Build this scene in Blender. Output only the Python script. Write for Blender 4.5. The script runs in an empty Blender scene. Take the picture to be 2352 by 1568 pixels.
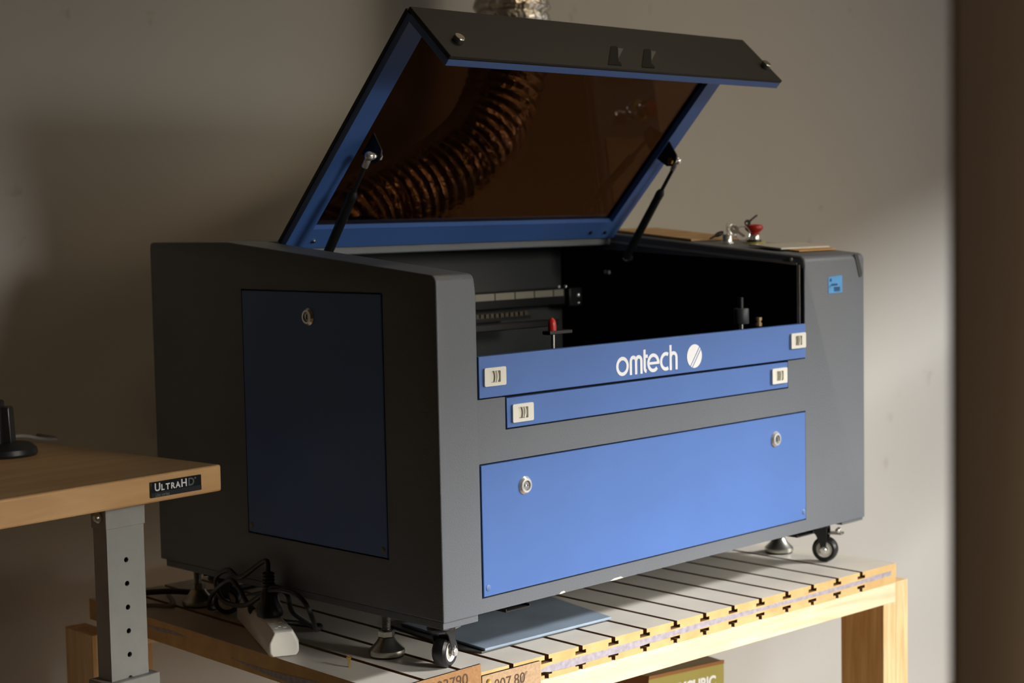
import bpy, bmesh, math, random
from mathutils import Vector, Matrix
from mathutils.geometry import tessellate_polygon
random.seed(7)
C = bpy.context.scene.collection
SC = bpy.context.scene
PI = math.pi

# ------------------------------------------------------------------ camera
cam = bpy.data.cameras.new('camera'); camo = bpy.data.objects.new('camera', cam); C.objects.link(camo)
_r = Vector((0.70324373, -0.7106793, -0.01957526)); _u = Vector((0.06652521, 0.0383661, 0.99704686)); _f = Vector((0.70782953, 0.7024692, -0.07425881))
_M = Matrix((( _r.x, _u.x, -_f.x, -1.46658), (_r.y, _u.y, -_f.y, -1.59224), (_r.z, _u.z, -_f.z, 0.73203), (0, 0, 0, 1)))
camo.matrix_world = _M
cam.sensor_width = 36.0; cam.lens = 3842.93*36/2352
cam.clip_start = 0.05
cam.dof.use_dof = True; cam.dof.focus_distance = 2.22; cam.dof.aperture_fstop = 5.6
SC.camera = camo

# ------------------------------------------------------------------ world, sun, daylight, exposure
w = bpy.data.worlds.new('sky'); SC.world = w; w.use_nodes = True
w.node_tree.nodes['Background'].inputs[0].default_value = (0.62, 0.72, 0.9, 1)
w.node_tree.nodes['Background'].inputs[1].default_value = 0.6
SUN_AZ = math.radians(45); SUN_EL = math.radians(30)
s = Vector((math.sin(SUN_AZ)*math.cos(SUN_EL), -math.cos(SUN_AZ)*math.cos(SUN_EL), math.sin(SUN_EL)))
sl = bpy.data.lights.new('sun', 'SUN'); sl.energy = 5.4; sl.angle = math.radians(7.0); sl.color = (1.0, 0.99, 0.98)
so = bpy.data.objects.new('sun', sl); C.objects.link(so); so.rotation_euler = s.to_track_quat('Z', 'Y').to_euler(); so.location = s*12
WN = Vector((0.488, -0.873, 0)); WT = Vector((0.873, 0.488, 0)); WC = Vector((3.26, -2.26, 0))   # glazed wall: normal out, tangent, a point on it
def area(name, loc, to, sx, sy, power, col):
    l = bpy.data.lights.new(name, 'AREA'); l.shape = 'RECTANGLE'; l.size = sx; l.size_y = sy; l.energy = power; l.color = col
    o = bpy.data.objects.new(name, l); C.objects.link(o); o.location = loc
    o.rotation_euler = (Vector(to)-Vector(loc)).to_track_quat('-Z', 'Y').to_euler(); return o
wc = WC - WT*0.10 + Vector((0, 0, 0.92)) + WN*0.16
dl = area('daylight_glazed_wall', wc, wc - WN*0.93 + Vector((0, 0, -0.37)), 2.0, 2.7, 11, (1.0, 0.86, 0.60)); dl.data.spread = math.radians(64)
df = area('daylight_front_window', (0.70, -3.44, 0.80), (0.24, 0.0, -0.58), 0.62, 1.5, 12.5, (1.0, 0.96, 0.88)); df.data.spread = math.radians(45)
SC.view_settings.view_transform = 'Standard'; SC.view_settings.look = 'None'; SC.view_settings.gamma = 1.0
SC.view_settings.use_curve_mapping = False; SC.view_settings.exposure = 0.0
try:
    SC.cycles.use_denoising = True
except Exception: pass

# ------------------------------------------------------------------ materials
MATS = {}
def mat(name, col, rough=0.5, metal=0.0, spec=0.5, noise=None, bump=None, coat=0.0):
    """noise=(scale, amount, detail) varies the colour; bump=(scale, strength, distance)"""
    m = bpy.data.materials.new(name); m.use_nodes = True; nt = m.node_tree; b = nt.nodes['Principled BSDF']
    b.inputs['Base Color'].default_value = (*col, 1); b.inputs['Roughness'].default_value = rough
    b.inputs['Metallic'].default_value = metal; b.inputs['Specular IOR Level'].default_value = spec
    b.inputs['Coat Weight'].default_value = coat
    tc = nt.nodes.new('ShaderNodeTexCoord')
    if noise:
        n = nt.nodes.new('ShaderNodeTexNoise'); n.inputs['Scale'].default_value = noise[0]; n.inputs['Detail'].default_value = noise[2] if len(noise) > 2 else 4
        nt.links.new(tc.outputs['Object'], n.inputs['Vector'])
        r = nt.nodes.new('ShaderNodeValToRGB'); r.color_ramp.elements[0].position = 0.3; r.color_ramp.elements[1].position = 0.7
        a = noise[1]; r.color_ramp.elements[0].color = (*[c*(1-a) for c in col], 1); r.color_ramp.elements[1].color = (*[min(1, c*(1+a)) for c in col], 1)
        nt.links.new(n.outputs['Fac'], r.inputs['Fac']); nt.links.new(r.outputs['Color'], b.inputs['Base Color'])
    if bump:
        n = nt.nodes.new('ShaderNodeTexNoise'); n.inputs['Scale'].default_value = bump[0]; n.inputs['Detail'].default_value = 2
        nt.links.new(tc.outputs['Object'], n.inputs['Vector'])
        bp = nt.nodes.new('ShaderNodeBump'); bp.inputs['Strength'].default_value = bump[1]; bp.inputs['Distance'].default_value = bump[2]
        nt.links.new(n.outputs['Fac'], bp.inputs['Height']); nt.links.new(bp.outputs['Normal'], b.inputs['Normal'])
    MATS[name] = m; return m

def wood(name, c1, c2, stretch=(1, 12, 12), scale=6, rough=0.45, spec=0.4, rot=0.0):
    m = bpy.data.materials.new(name); m.use_nodes = True; nt = m.node_tree; b = nt.nodes['Principled BSDF']
    b.inputs['Roughness'].default_value = rough; b.inputs['Specular IOR Level'].default_value = spec
    tc = nt.nodes.new('ShaderNodeTexCoord'); mp = nt.nodes.new('ShaderNodeMapping'); mp.inputs['Scale'].default_value = stretch
    nt.links.new(tc.outputs['Object'], mp.inputs['Vector'])
    n = nt.nodes.new('ShaderNodeTexNoise'); n.inputs['Scale'].default_value = scale; n.inputs['Detail'].default_value = 6; n.inputs['Distortion'].default_value = 0.6
    nt.links.new(mp.outputs['Vector'], n.inputs['Vector'])
    r = nt.nodes.new('ShaderNodeValToRGB'); r.color_ramp.elements[0].position = 0.33; r.color_ramp.elements[1].position = 0.68
    r.color_ramp.elements[0].color = (*c1, 1); r.color_ramp.elements[1].color = (*c2, 1)
    nt.links.new(n.outputs['Fac'], r.inputs['Fac']); nt.links.new(r.outputs['Color'], b.inputs['Base Color'])
    MATS[name] = m; return m

GREY = mat('grey_hammered_paint', (0.122, 0.134, 0.153), 0.45, 0.0, 0.5, noise=(3, 0.06), bump=(480, 0.40, 0.0012))
GREYD = mat('grey_paint_darkened', (0.026, 0.025, 0.024), 0.5, 0.0, 0.2, bump=(500, 0.3, 0.0008))  # body grey darkened, shade of lid and visor put into the colour
BLUE = mat('blue_satin_paint', (0.060, 0.148, 0.43), 0.5, 0.0, 0.6, noise=(7, 0.05, 3))
BLACK = mat('black_matte', (0.006, 0.006, 0.006), 0.7, 0, 0.2)
BLACKP = mat('black_plastic', (0.012, 0.012, 0.013), 0.4)
RUBBER = mat('black_rubber', (0.014, 0.014, 0.015), 0.35, 0, 0.5)
CHROME = mat('polished_chrome', (0.86, 0.85, 0.83), 0.24, 0.75)
STEEL = mat('zinc_steel', (0.52, 0.52, 0.47), 0.3, 1.0, noise=(60, 0.12))
ALU = mat('aluminium', (0.46, 0.45, 0.42), 0.4, 0.2)
IVORY = mat('ivory_plastic', (0.74, 0.72, 0.64), 0.38)
WHITE = mat('white_print', (0.86, 0.88, 0.9), 0.5)
WPLAS = mat('white_plastic', (0.80, 0.78, 0.71), 0.35, noise=(25, 0.04))
RED = mat('red_plastic', (0.5, 0.02, 0.015), 0.35)
YELLOW = mat('yellow_plate', (0.55, 0.52, 0.06), 0.5)
BRASS = mat('brass', (0.72, 0.5, 0.14), 0.25, 1.0)
TAPE = mat('blue_tape', (0.09, 0.34, 0.72), 0.7, noise=(60, 0.08))
INK = mat('dark_ink', (0.02, 0.03, 0.06), 0.7)
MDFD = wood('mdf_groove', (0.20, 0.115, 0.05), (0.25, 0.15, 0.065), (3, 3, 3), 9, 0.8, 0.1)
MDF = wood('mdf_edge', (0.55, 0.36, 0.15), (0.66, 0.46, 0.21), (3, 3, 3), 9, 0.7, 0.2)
LAMI = mat('worn_grey_laminate', (0.62, 0.585, 0.53), 0.42, 0, 0.45, noise=(9, 0.09, 6))
PINE = wood('pine_board', (0.68, 0.52, 0.32), (0.84, 0.71, 0.50), (1.2, 14, 14), 5, 0.55, 0.3)
PINEV = wood('pine_post', (0.62, 0.40, 0.19), (0.80, 0.62, 0.36), (14, 14, 1.2), 5, 0.55, 0.3)
PURPLE = mat('mauve_paint', (0.35, 0.32, 0.37), 0.6, noise=(120, 0.2, 3))
BEECH = wood('varnished_beech', (0.50, 0.29, 0.125), (0.68, 0.43, 0.21), (1.0, 9, 9), 3.0, 0.28, 0.5)
LEGM = mat('grey_leg_paint', (0.27, 0.27, 0.255), 0.45, noise=(40, 0.05))
HARD = wood('hardboard', (0.30, 0.155, 0.065), (0.38, 0.21, 0.095), (8, 8, 8), 30, 0.75, 0.2)
HARD2 = mat('hardboard_mesh_back', (0.42, 0.28, 0.16), 0.8, noise=(260, 0.16, 2))
SHEET = mat('slate_blue_sheet', (0.23, 0.29, 0.37), 0.42, noise=(14, 0.14, 5))
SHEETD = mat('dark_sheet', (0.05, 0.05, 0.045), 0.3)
OLIVE = mat('olive_card', (0.34, 0.30, 0.07), 0.5, noise=(12, 0.05))
CARD = mat('brown_card', (0.28, 0.12, 0.03), 0.7)
TAUPE = mat('taupe_card', (0.30, 0.25, 0.15), 0.6)
PLY = wood('plywood', (0.40, 0.24, 0.11), (0.5, 0.32, 0.16), (2, 10, 10), 5, 0.6)
ORANGE = wood('orange_ply', (0.5, 0.25, 0.06), (0.6, 0.33, 0.1), (2, 10, 10), 5, 0.6)
CLEARW = mat('milky_acrylic', (0.62, 0.60, 0.54), 0.25)
WALL = mat('painted_plaster', (0.395, 0.387, 0.365), 0.75, 0, 0.25, noise=(1.4, 0.05, 8), bump=(60, 0.12, 0.004))
_nt = WALL.node_tree; _b = _nt.nodes['Principled BSDF']; _src = _b.inputs['Base Color'].links[0].from_socket
_tc = _nt.nodes.new('ShaderNodeTexCoord'); _n = _nt.nodes.new('ShaderNodeTexNoise'); _n.inputs['Scale'].default_value = 17; _n.inputs['Detail'].default_value = 3
_rp = _nt.nodes.new('ShaderNodeValToRGB'); _rp.color_ramp.elements[0].position = 0.69; _rp.color_ramp.elements[1].position = 0.76
_rp.color_ramp.elements[0].color = (1, 1, 1, 1); _rp.color_ramp.elements[1].color = (0.88, 0.86, 0.81, 1)
_mx = _nt.nodes.new('ShaderNodeMixRGB'); _mx.blend_type = 'MULTIPLY'; _mx.inputs[0].default_value = 1.0
_nt.links.new(_tc.outputs['Object'], _n.inputs['Vector']); _nt.links.new(_n.outputs['Fac'], _rp.inputs['Fac']); _nt.links.new(_src, _mx.inputs[1]); _nt.links.new(_rp.outputs['Color'], _mx.inputs[2]); _nt.links.new(_mx.outputs[0], _b.inputs['Base Color'])
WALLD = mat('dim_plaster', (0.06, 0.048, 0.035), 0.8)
CEIL = mat('ceiling_board', (0.22, 0.18, 0.13), 0.85)
FLOORM = wood('wooden_floor', (0.28, 0.175, 0.085), (0.33, 0.21, 0.105), (1, 10, 10), 3, 0.45, 0.4)
DOORM = wood('dark_brown_wood', (0.43, 0.29, 0.155), (0.47, 0.32, 0.175), (6, 6, 1), 2, 0.9, 0.05)
WHITEF = mat('white_frame', (0.7, 0.7, 0.68), 0.4)
FOIL = mat('aluminium_foil', (0.62, 0.58, 0.52), 0.3, 0.85, bump=(60, 0.6, 0.012))
CABLEG = mat('grey_cable', (0.22, 0.21, 0.19), 0.5)

def acrylic(name):
    m = bpy.data.materials.new(name); m.use_nodes = True; nt = m.node_tree
    for n in list(nt.nodes): nt.nodes.remove(n)
    out = nt.nodes.new('ShaderNodeOutputMaterial'); mix = nt.nodes.new('ShaderNodeMixShader')
    tr = nt.nodes.new('ShaderNodeBsdfTransparent'); tr.inputs['Color'].default_value = (0.32, 0.215, 0.145, 1)
    gl = nt.nodes.new('ShaderNodeBsdfGlossy'); gl.inputs['Roughness'].default_value = 0.03; gl.inputs['Color'].default_value = (1, 1, 1, 1)
    lwt = nt.nodes.new('ShaderNodeLayerWeight'); pw_ = nt.nodes.new('ShaderNodeMath'); pw_.operation = 'POWER'; pw_.inputs[1].default_value = 5.0
    ma = nt.nodes.new('ShaderNodeMath'); ma.operation = 'MULTIPLY_ADD'; ma.inputs[1].default_value = 0.6; ma.inputs[2].default_value = 0.03
    nt.links.new(lwt.outputs['Facing'], pw_.inputs[0]); nt.links.new(pw_.outputs[0], ma.inputs[0]); nt.links.new(ma.outputs[0], mix.inputs[0]); nt.links.new(tr.outputs[0], mix.inputs[1]); nt.links.new(gl.outputs[0], mix.inputs[2]); nt.links.new(mix.outputs[0], out.inputs[0])
    return m
ACRYL = acrylic('smoked_amber_acrylic')

# ------------------------------------------------------------------ mesh helpers
class MB:
    def __init__(s): s.v = []; s.f = []
    def add(s, vs, fs):
        o = len(s.v); s.v += [tuple(p) for p in vs]; s.f += [tuple(i+o for i in q) for q in fs]; return s
    def box(s, x0, x1, y0, y1, z0, z1):
        return s.add([(x0,y0,z0),(x1,y0,z0),(x1,y1,z0),(x0,y1,z0),(x0,y0,z1),(x1,y0,z1),(x1,y1,z1),(x0,y1,z1)],
                     [(0,3,2,1),(4,5,6,7),(0,1,5,4),(1,2,6,5),(2,3,7,6),(3,0,4,7)])
    def obox(s, c, ax, ay, az, hx, hy, hz):
        c = Vector(c); ax = Vector(ax); ay = Vector(ay); az = Vector(az); vs = []
        for k in (-1, 1):
            for i, j in ((-1,-1),(1,-1),(1,1),(-1,1)): vs.append(c+ax*hx*i+ay*hy*j+az*hz*k)
        return s.add(vs, [(0,3,2,1),(4,5,6,7),(0,1,5,4),(1,2,6,5),(2,3,7,6),(3,0,4,7)])
    def prism(s, outer, holes, to3, d0, d1):
        """polygon with holes in (a, b), pushed from depth d0 to d1; to3(a, b, d) gives a point"""
        loops = [outer]+list(holes); flat = [p for l in loops for p in l]; n = len(flat)
        tris = tessellate_polygon([[Vector((p[0], p[1], 0)) for p in l] for l in loops])
        vs = [to3(p[0], p[1], d0) for p in flat]+[to3(p[0], p[1], d1) for p in flat]
        fs = [tuple(t) for t in tris]+[tuple(i+n for i in reversed(t)) for t in tris]
        o = 0
        for l in loops:
            k = len(l)
            for i in range(k): j = (i+1) % k; fs.append((o+i, o+j, o+j+n, o+i+n))
            o += k
        return s.add(vs, fs)
    def rings(s, rings, closed=False, cap=True):
        n = len(rings[0]); vs = [p for r in rings for p in r]; fs = []; m = len(rings)
        for i in range(m if closed else m-1):
            a = i*n; b = ((i+1) % m)*n
            for k in range(n): l = (k+1) % n; fs.append((a+k, a+l, b+l, b+k))
        if cap and not closed: fs.append(tuple(range(n-1, -1, -1))); fs.append(tuple(range((m-1)*n, m*n)))
        return s.add(vs, fs)
    def lathe(s, prof, o, axis, seg=24, closed=False):
        """prof [(radius, height)] turned around axis through o"""
        o = Vector(o); ax = Vector(axis).normalized(); t = Vector((0,0,1)) if abs(ax.z) < .9 else Vector((1,0,0))
        e = ax.cross(t).normalized(); g = ax.cross(e)
        rs = [[o+ax*h+(e*math.cos(2*PI*k/seg)+g*math.sin(2*PI*k/seg))*max(r, 1e-5) for k in range(seg)] for r, h in prof]
        return s.rings(rs, closed)
    def cyl(s, a, b, r, r2=None, seg=16):
        a = Vector(a); b = Vector(b); return s.lathe([(r, 0), (r if r2 is None else r2, (b-a).length)], a, b-a, seg)
    def tube(s, pts, r, seg=10, rf=None):
        pts = [Vector(p) for p in pts]; rs = []; ref = None
        for i, p in enumerate(pts):
            t = (pts[min(i+1, len(pts)-1)]-pts[max(i-1, 0)]).normalized()
            if ref is None: ref = t.cross(Vector((0,0,1))) if abs(t.z) < .95 else t.cross(Vector((1,0,0)))
            e = (ref-t*ref.dot(t)).normalized(); ref = e; g = t.cross(e); rr = rf(i/(len(pts)-1)) if rf else r
            rs.append([p+(e*math.cos(2*PI*k/seg)+g*math.sin(2*PI*k/seg))*rr for k in range(seg)])
        return s.rings(rs)
    def sphere(s, c, r, seg=14):
        return s.lathe([(r*math.sin(PI*i/8), -r*math.cos(PI*i/8)) for i in range(9)], c, (0,0,1), seg)
    def build(s, name, m, parent=None, bevel=0, smooth=False, seg=2, mats=None, pick=None):
        me = bpy.data.meshes.new(name); me.from_pydata(s.v, [], s.f)
        bm = bmesh.new(); bm.from_mesh(me); bmesh.ops.recalc_face_normals(bm, faces=bm.faces); bm.to_mesh(me); bm.free()
        for x in (mats or [m]): me.materials.append(x)
        if pick:
            for p in me.polygons: p.material_index = pick(p)
        o = bpy.data.objects.new(name, me); C.objects.link(o)
        if parent is not None:
            o.parent = parent
            if parent.get('_root'): o.location = parent['_off']
        if bevel:
            b = o.modifiers.new('bevel', 'BEVEL'); b.width = bevel; b.segments = seg; b.limit_method = 'ANGLE'; b.angle_limit = math.radians(40)
            b.harden_normals = False
        if smooth or bevel:
            for p in me.polygons: p.use_smooth = True
            me.set_sharp_from_angle(angle=math.radians(35))
        return o
def box(name, m, parent, *a, bevel=0): return MB().box(*a).build(name, m, parent, bevel)
def tag(o, label=None, cat=None, group=None, kind=None):
    if label: o['label'] = label
    if cat: o['category'] = cat
    if group: o['group'] = group
    if kind: o['kind'] = kind
    return o
def thing(name, label, cat, loc, group=None, rotz=0, local=False):
    """an Empty at a thing's base; parts are given in world coordinates unless local"""
    o = bpy.data.objects.new(name, None); C.objects.link(o); o.location = loc; o.rotation_euler = (0, 0, rotz); o.empty_display_size = 0.05
    if not local: o['_root'] = 1; o['_off'] = tuple(-x for x in loc)
    return tag(o, label, cat, group)
def struct(o): o['kind'] = 'structure'; return o
def text_mesh(name, body, size, m, parent, mtx, extrude=0.0004, spacing=1.0, sx=1.0, bold=0.0, align='LEFT'):
    cu = bpy.data.curves.new(name, 'FONT'); cu.body = body; cu.size = size; cu.extrude = extrude; cu.space_character = spacing; cu.offset = bold; cu.align_x = align; cu.resolution_u = 4
    t = bpy.data.objects.new(name, cu); C.objects.link(t); dg = bpy.context.evaluated_depsgraph_get()
    me = bpy.data.meshes.new_from_object(t.evaluated_get(dg)); bpy.data.objects.remove(t); me.name = name
    me.transform(mtx @ Matrix.Diagonal((sx, 1, 1, 1))); me.materials.clear(); me.materials.append(m)
    o = bpy.data.objects.new(name, me); C.objects.link(o); o.parent = parent
    if parent is not None and parent.get('_root'): o.location = parent['_off']
    return o
def frame(o, ex, ey):
    ex = Vector(ex).normalized(); ey = Vector(ey).normalized(); ez = ex.cross(ey)
    return Matrix(((ex.x, ey.x, ez.x, o[0]), (ex.y, ey.y, ez.y, o[1]), (ex.z, ey.z, ez.z, o[2]), (0, 0, 0, 1)))
def bez(pts, n=12):
    """Catmull-Rom through points"""
    P = [Vector(p) for p in pts]; P = [P[0]*2-P[1]]+P+[P[-1]*2-P[-2]]; out = []
    for i in range(1, len(P)-2):
        a, b, c, d = P[i-1:i+3]
        for k in range(n):
            t = k/n; out.append(0.5*((2*b)+(c-a)*t+(2*a-5*b+4*c-d)*t*t+(3*b-a-3*c+d)*t**3))
    out.append(P[-2]); return out
YZ = lambda a, b, d: (d, a, b)      # polygon in (y, z), pushed along x
XZ = lambda a, b, d: (a, d, b)      # polygon in (x, z), pushed along y

# ------------------------------------------------------------------ the room
FZ = -0.70; CZ = 3.0; BY = 0.98; RX = 5.6; LX = -3.2; FY = -3.5
dy = (0.488*RX-3.57)/0.873; dx = (3.57+0.873*FY)/0.488
foot = [(LX, FY), (dx, FY), (RX, dy), (RX, BY), (LX, BY)]
XY = lambda a, b, d: (a, b, d)
big = [(LX-.2, FY-.2), (dx+.1, FY-.2), (RX+.2, dy-.1), (RX+.2, BY+.2), (LX-.2, BY+.2)]
struct(MB().prism(big, [], XY, FZ-.1, FZ).build('floor', FLOORM))
CEILO = struct(MB().prism(big, [], XY, CZ, CZ+.1).build('ceiling', CEIL))
struct(box('wall_back', WALL, None, LX-.1, RX+.1, BY, BY+.1, FZ, CZ))
struct(box('wall_left', WALLD, None, LX-.1, LX, FY, BY, FZ, CZ))
struct(box('wall_right', WALL, None, RX, RX+.1, dy, BY, FZ, CZ))
FO = [(0.15, 0.0), (1.0, 0.0), (1.0, 1.6), (0.15, 1.6)]
struct(MB().prism([(LX, FZ), (dx, FZ), (dx, CZ), (LX, CZ)], [FO], XZ, FY-.1, FY).build('wall_front', WALLD))
struct(MB().prism(FO, [[(.19, .04), (.55, .04), (.55, 1.56), (.19, 1.56)], [(.60, .04), (.96, .04), (.96, 1.56), (.60, 1.56)]], XZ, FY-.08, FY-.03).build('window_2', WHITEF))
# unseen glazed wall, its slant and opening shaped to bound the sun beam
def onw(a, b, d): p = WC+WT*a+WN*d; return (p.x, p.y, b)
aL = (Vector((dx, FY, 0))-WC).dot(WT); aR = (Vector((RX, dy, 0))-WC).dot(WT)
OP = [(-1.15, FZ+.06), (2.45, FZ+.06), (2.45, 2.46), (-1.15, 2.46)]
struct(MB().prism([(aL, FZ), (aR, FZ), (aR, CZ), (aL, CZ)], [OP], onw, 0, .12).build('wall_slanted', WALLD))
g = MB(); hs = []
xs = [-1.15, 0.05, 1.25, 2.45]; zs = [FZ+.06, 0.75, 1.90, 2.46]
for i in range(3):
    for j in range(3): hs.append([(xs[i]+.03, zs[j]+.03), (xs[i+1]-.03, zs[j]+.03), (xs[i+1]-.03, zs[j+1]-.03), (xs[i]+.03, zs[j+1]-.03)])
struct(g.prism(OP, hs, onw, .03, .08).build('window_1', WHITEF))
# door leaf standing open close to the viewer
a0 = Vector((-0.802, -1.207, 0)); dd = Vector((0.954, 0.30, 0)); dn = Vector((-0.30, 0.954, 0))
d1 = MB().obox(a0+dd*0.25-dn*0.0015+Vector((0, 0, 0.8)), dd, dn, (0, 0, 1), 0.25, 0.0015, 1.5).build('door_1', DOORM, None, 0.001)
struct(d1)

# added ceiling lamp, unseen, to warm and brighten the upper wall
LM = CEILO
MB().prism([(0.8, -.52), (2.0, -.52), (2.0, -.38), (0.8, -.38)], [], XY, 2.60, 2.66).build('added_lamp_housing', WHITEF, LM, .004)
MB().prism([(0.83, -.50), (1.97, -.50), (1.97, -.40), (0.83, -.40)], [], XY, 2.588, 2.60).build('added_lamp_diffuser', WHITE, LM, .002)
for x in (1.0, 1.8): MB().cyl((x, -.45, 2.66), (x, -.45, 3.0), .006, seg=10).build('added_lamp_hanger', STEEL, LM, smooth=True)
area('wall_fill_light', (1.4, -.45, 2.585), (1.4, -.45, 0), 1.1, 0.09, 9.5, (1.0, 0.79, 0.50))

# ------------------------------------------------------------------ laser engraver
XP, XR, D, ZB, ZF, ZT, YK = 0.0705, 0.8225, 0.6593, 0.202, 0.6585, 0.703, 0.455
slope = (ZT-ZF)/YK
EN = thing('laser_engraver', 'large grey and blue laser engraver with its lid propped open', 'laser engraver', (0.5, 0.33, 0.1245))
def profile(y0=0.0):
    r = 0.011; pts = [(y0, ZB)]
    for k in range(6):
        a = PI-k*(PI/2+math.atan(slope)*-1)/5
        pts.append((y0+r+r*math.cos(a), ZF-r+r*math.sin(a)+0.0006*k/5))
    pts += [(YK-.02, ZT-.002), (YK, ZT), (D-.008, ZT), (D-.002, ZT-.002), (D, ZT-.009), (D, ZB)]
    return pts
DOOR = (0.1082, 0.4205, 0.2744, 0.6321)
# left cabinet: outer skin with the door opening, and the box behind it
def bevel_edges(o, sel, width, seg=3):
    bm = bmesh.new(); bm.from_mesh(o.data); bmesh.ops.dissolve_limit(bm, angle_limit=0.01, verts=bm.verts, edges=bm.edges)
    es = [e for e in bm.edges if len(e.link_faces) == 2 and e.calc_face_angle(0) > 0.6 and sel(e)]
    bmesh.ops.bevel(bm, geom=es, offset=width, segments=seg, affect='EDGES', profile=0.5)
    bmesh.ops.recalc_face_normals(bm, faces=bm.faces)
    for f in bm.faces: f.smooth = True
    bm.to_mesh(o.data); bm.free(); o.data.set_sharp_from_angle(angle=math.radians(35))
g2 = 0.0022
hole = [(DOOR[0]-g2, DOOR[2]-g2), (DOOR[1]+g2, DOOR[2]-g2), (DOOR[1]+g2, DOOR[3]+g2), (DOOR[0]-g2, DOOR[3]+g2)]
ls = MB().prism(profile(), [hole], YZ, 0, 0.008).build('side_panel', GREY, EN)
bevel_edges(ls, lambda e: all(abs(v.co.x) < 1e-6 for v in e.verts) and not all(DOOR[0]-.01 < v.co.y < DOOR[1]+.01 and DOOR[2]-.01 < v.co.z < DOOR[3]+.01 for v in e.verts), 0.0022)
lc = MB().prism(profile(), [], YZ, 0.008, XP).build('side_cabinet', GREY, EN)
bevel_edges(lc, lambda e: all(abs(v.co.x-XP) < 1e-6 for v in e.verts) and min(v.co.z for v in e.verts) > ZF-.03, 0.004)
rc = MB().prism(profile(), [], YZ, XR, 1.0).build('side_cabinet', GREY, EN)
bevel_edges(rc, lambda e: all(abs(v.co.x-1) < 1e-6 for v in e.verts) or (all(abs(v.co.x-XR) < 1e-6 for v in e.verts) and min(v.co.z for v in e.verts) > ZF-.03), 0.0045)
# front plate with openings
U = [(XP, ZB), (XR, ZB), (XR, .4897), (.7742, .4897), (.7742, .4449), (.1222, .4449), (.1222, .4897), (XP, .4897)]
PAN = (0.0735, 0.8205, 0.2238, 0.4013)
h = [(PAN[0]-g2, PAN[2]-g2), (PAN[1]+g2*.8, PAN[2]-g2), (PAN[1]+g2*.8, PAN[3]+g2), (PAN[0]-g2, PAN[3]+g2)]
MB().prism(U, [h], XZ, 0, 0.006).build('front_plate', GREY, EN)
box('front_backing', BLACK, EN, XP, XR, .014, .03, ZB+.004, .535)
box('bottom_pan', GREYD, EN, .004, .996, .012, D-.012, ZB-.004, ZB+.004)
box('rear_cabinet', GREY, EN, XP, XR, .605, D, ZB, ZT-.001)
box('rear_cover', GREY, EN, XP, XR, .4215, .605, .678, ZT-.001, bevel=.002)
# base lips
box('base_lip', GREY, EN, .002, .0665, .003, D-.013, .1915, ZB, bevel=.001)
box('base_lip', GREY, EN, .932, .9965, .003, D-.013, .1960, ZB, bevel=.001)
# inner lining and bed
def liner(x0, x1):
    return MB().prism([(.006, .40), (.006, ZF-.0135), (YK, ZT-.0325), (.604, ZT-.0325), (.604, .40)], [], YZ, x0, x1)
liner(XP, XP+.0012).build('inner_lining', BLACK, EN); liner(XR-.0012, XR).build('inner_lining', BLACK, EN)
box('inner_lining', mat('dark_grey_lining', (.04, .042, .043), .6), EN, XP+.0012, XR-.0012, .545, .605, .40, .678)
bed = box('work_bed', BLACK, EN, XP+.0015, XR-.0015, .032, .545, .428, .440)
# light edge trims along the right opening
t = MB(); y0, y1 = .014, .440
t.add([(XR-.0030, y0, ZF+slope*y0-.0165), (XR-.0030, y1, ZF+slope*y1-.0175), (XR-.0030, y1, ZF+slope*y1-.0140), (XR-.0030, y0, ZF+slope*y0-.0125),
       (XR-.0013, y0, ZF+slope*y0-.0165), (XR-.0013, y1, ZF+slope*y1-.0175), (XR-.0013, y1, ZF+slope*y1-.0140), (XR-.0013, y0, ZF+slope*y0-.0125)],
      [(0,3,2,1),(4,5,6,7),(0,1,5,4),(1,2,6,5),(2,3,7,6),(3,0,4,7)]).build('edge_trim', ALU, EN)
box('edge_trim', ALU, EN, XR-.003, XR-.0013, .008, .0135, .53, ZF-.014)
box('corner_post', BLACKP, EN, XR-.0012, XR+.0004, .0005, .0072, .5476, ZF-.02)
MB().lathe([(0, 0), (.0032, 0), (.003, .0016), (.001, .0024), (0, .0024)], (XR-.0002, .026, ZF-.006), (-1, 0, 0), 12).build('screw', ALU, EN, smooth=True)
# gantry inside
gr = box('gantry_beam', BLACKP, EN, XP+.004, .790, .502, .530, .570, .600, bevel=.002)
box('scale_strip', mat('aged_scale_strip', (0.30, 0.28, 0.22), .5), gr, XP+.004, .778, .4998, .5020, .586, .598)
for k in range(13): box('scale_mark', BLACK, gr, .150+k*.05, .1518+k*.05, .4992, .4998, .586, .598)
be = box('rail_end', BLACKP, EN, .784, .8195, .490, .530, .566, .6005, bevel=.002)
for x in (.778, .797): MB().lathe([(0, 0), (.0032, 0), (.0032, .004), (.0015, .005), (0, .005)], (x, .512, .600), (0, 0, 1), 10).build('bolt', CHROME, be, smooth=True)
for z, r_ in ((.586, .0042), (.572, .0026)): MB().lathe([(0, 0), (r_, 0), (r_*.9, .002), (r_*.4, .0032), (0, .0032)], (.8075, .4905, z), (-.4, -1, 0), 12).build('bolt', CHROME, be, smooth=True)
ch = box('cable_tray', BLACKP, EN, XP+.01, .66, .470, .488, .552, .558)
for k in range(48): box('chain_link', mat('bronze_chain', (.09, .07, .045), .5) if k == 0 else MATS['bronze_chain'], ch, XP+.012+k*.012, XP+.020+k*.012, .472, .484, .558, .565)
box('head_rail', BLACKP, EN, XP+.004, .66, .40, .42, .541, .553, bevel=.002)
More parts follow.
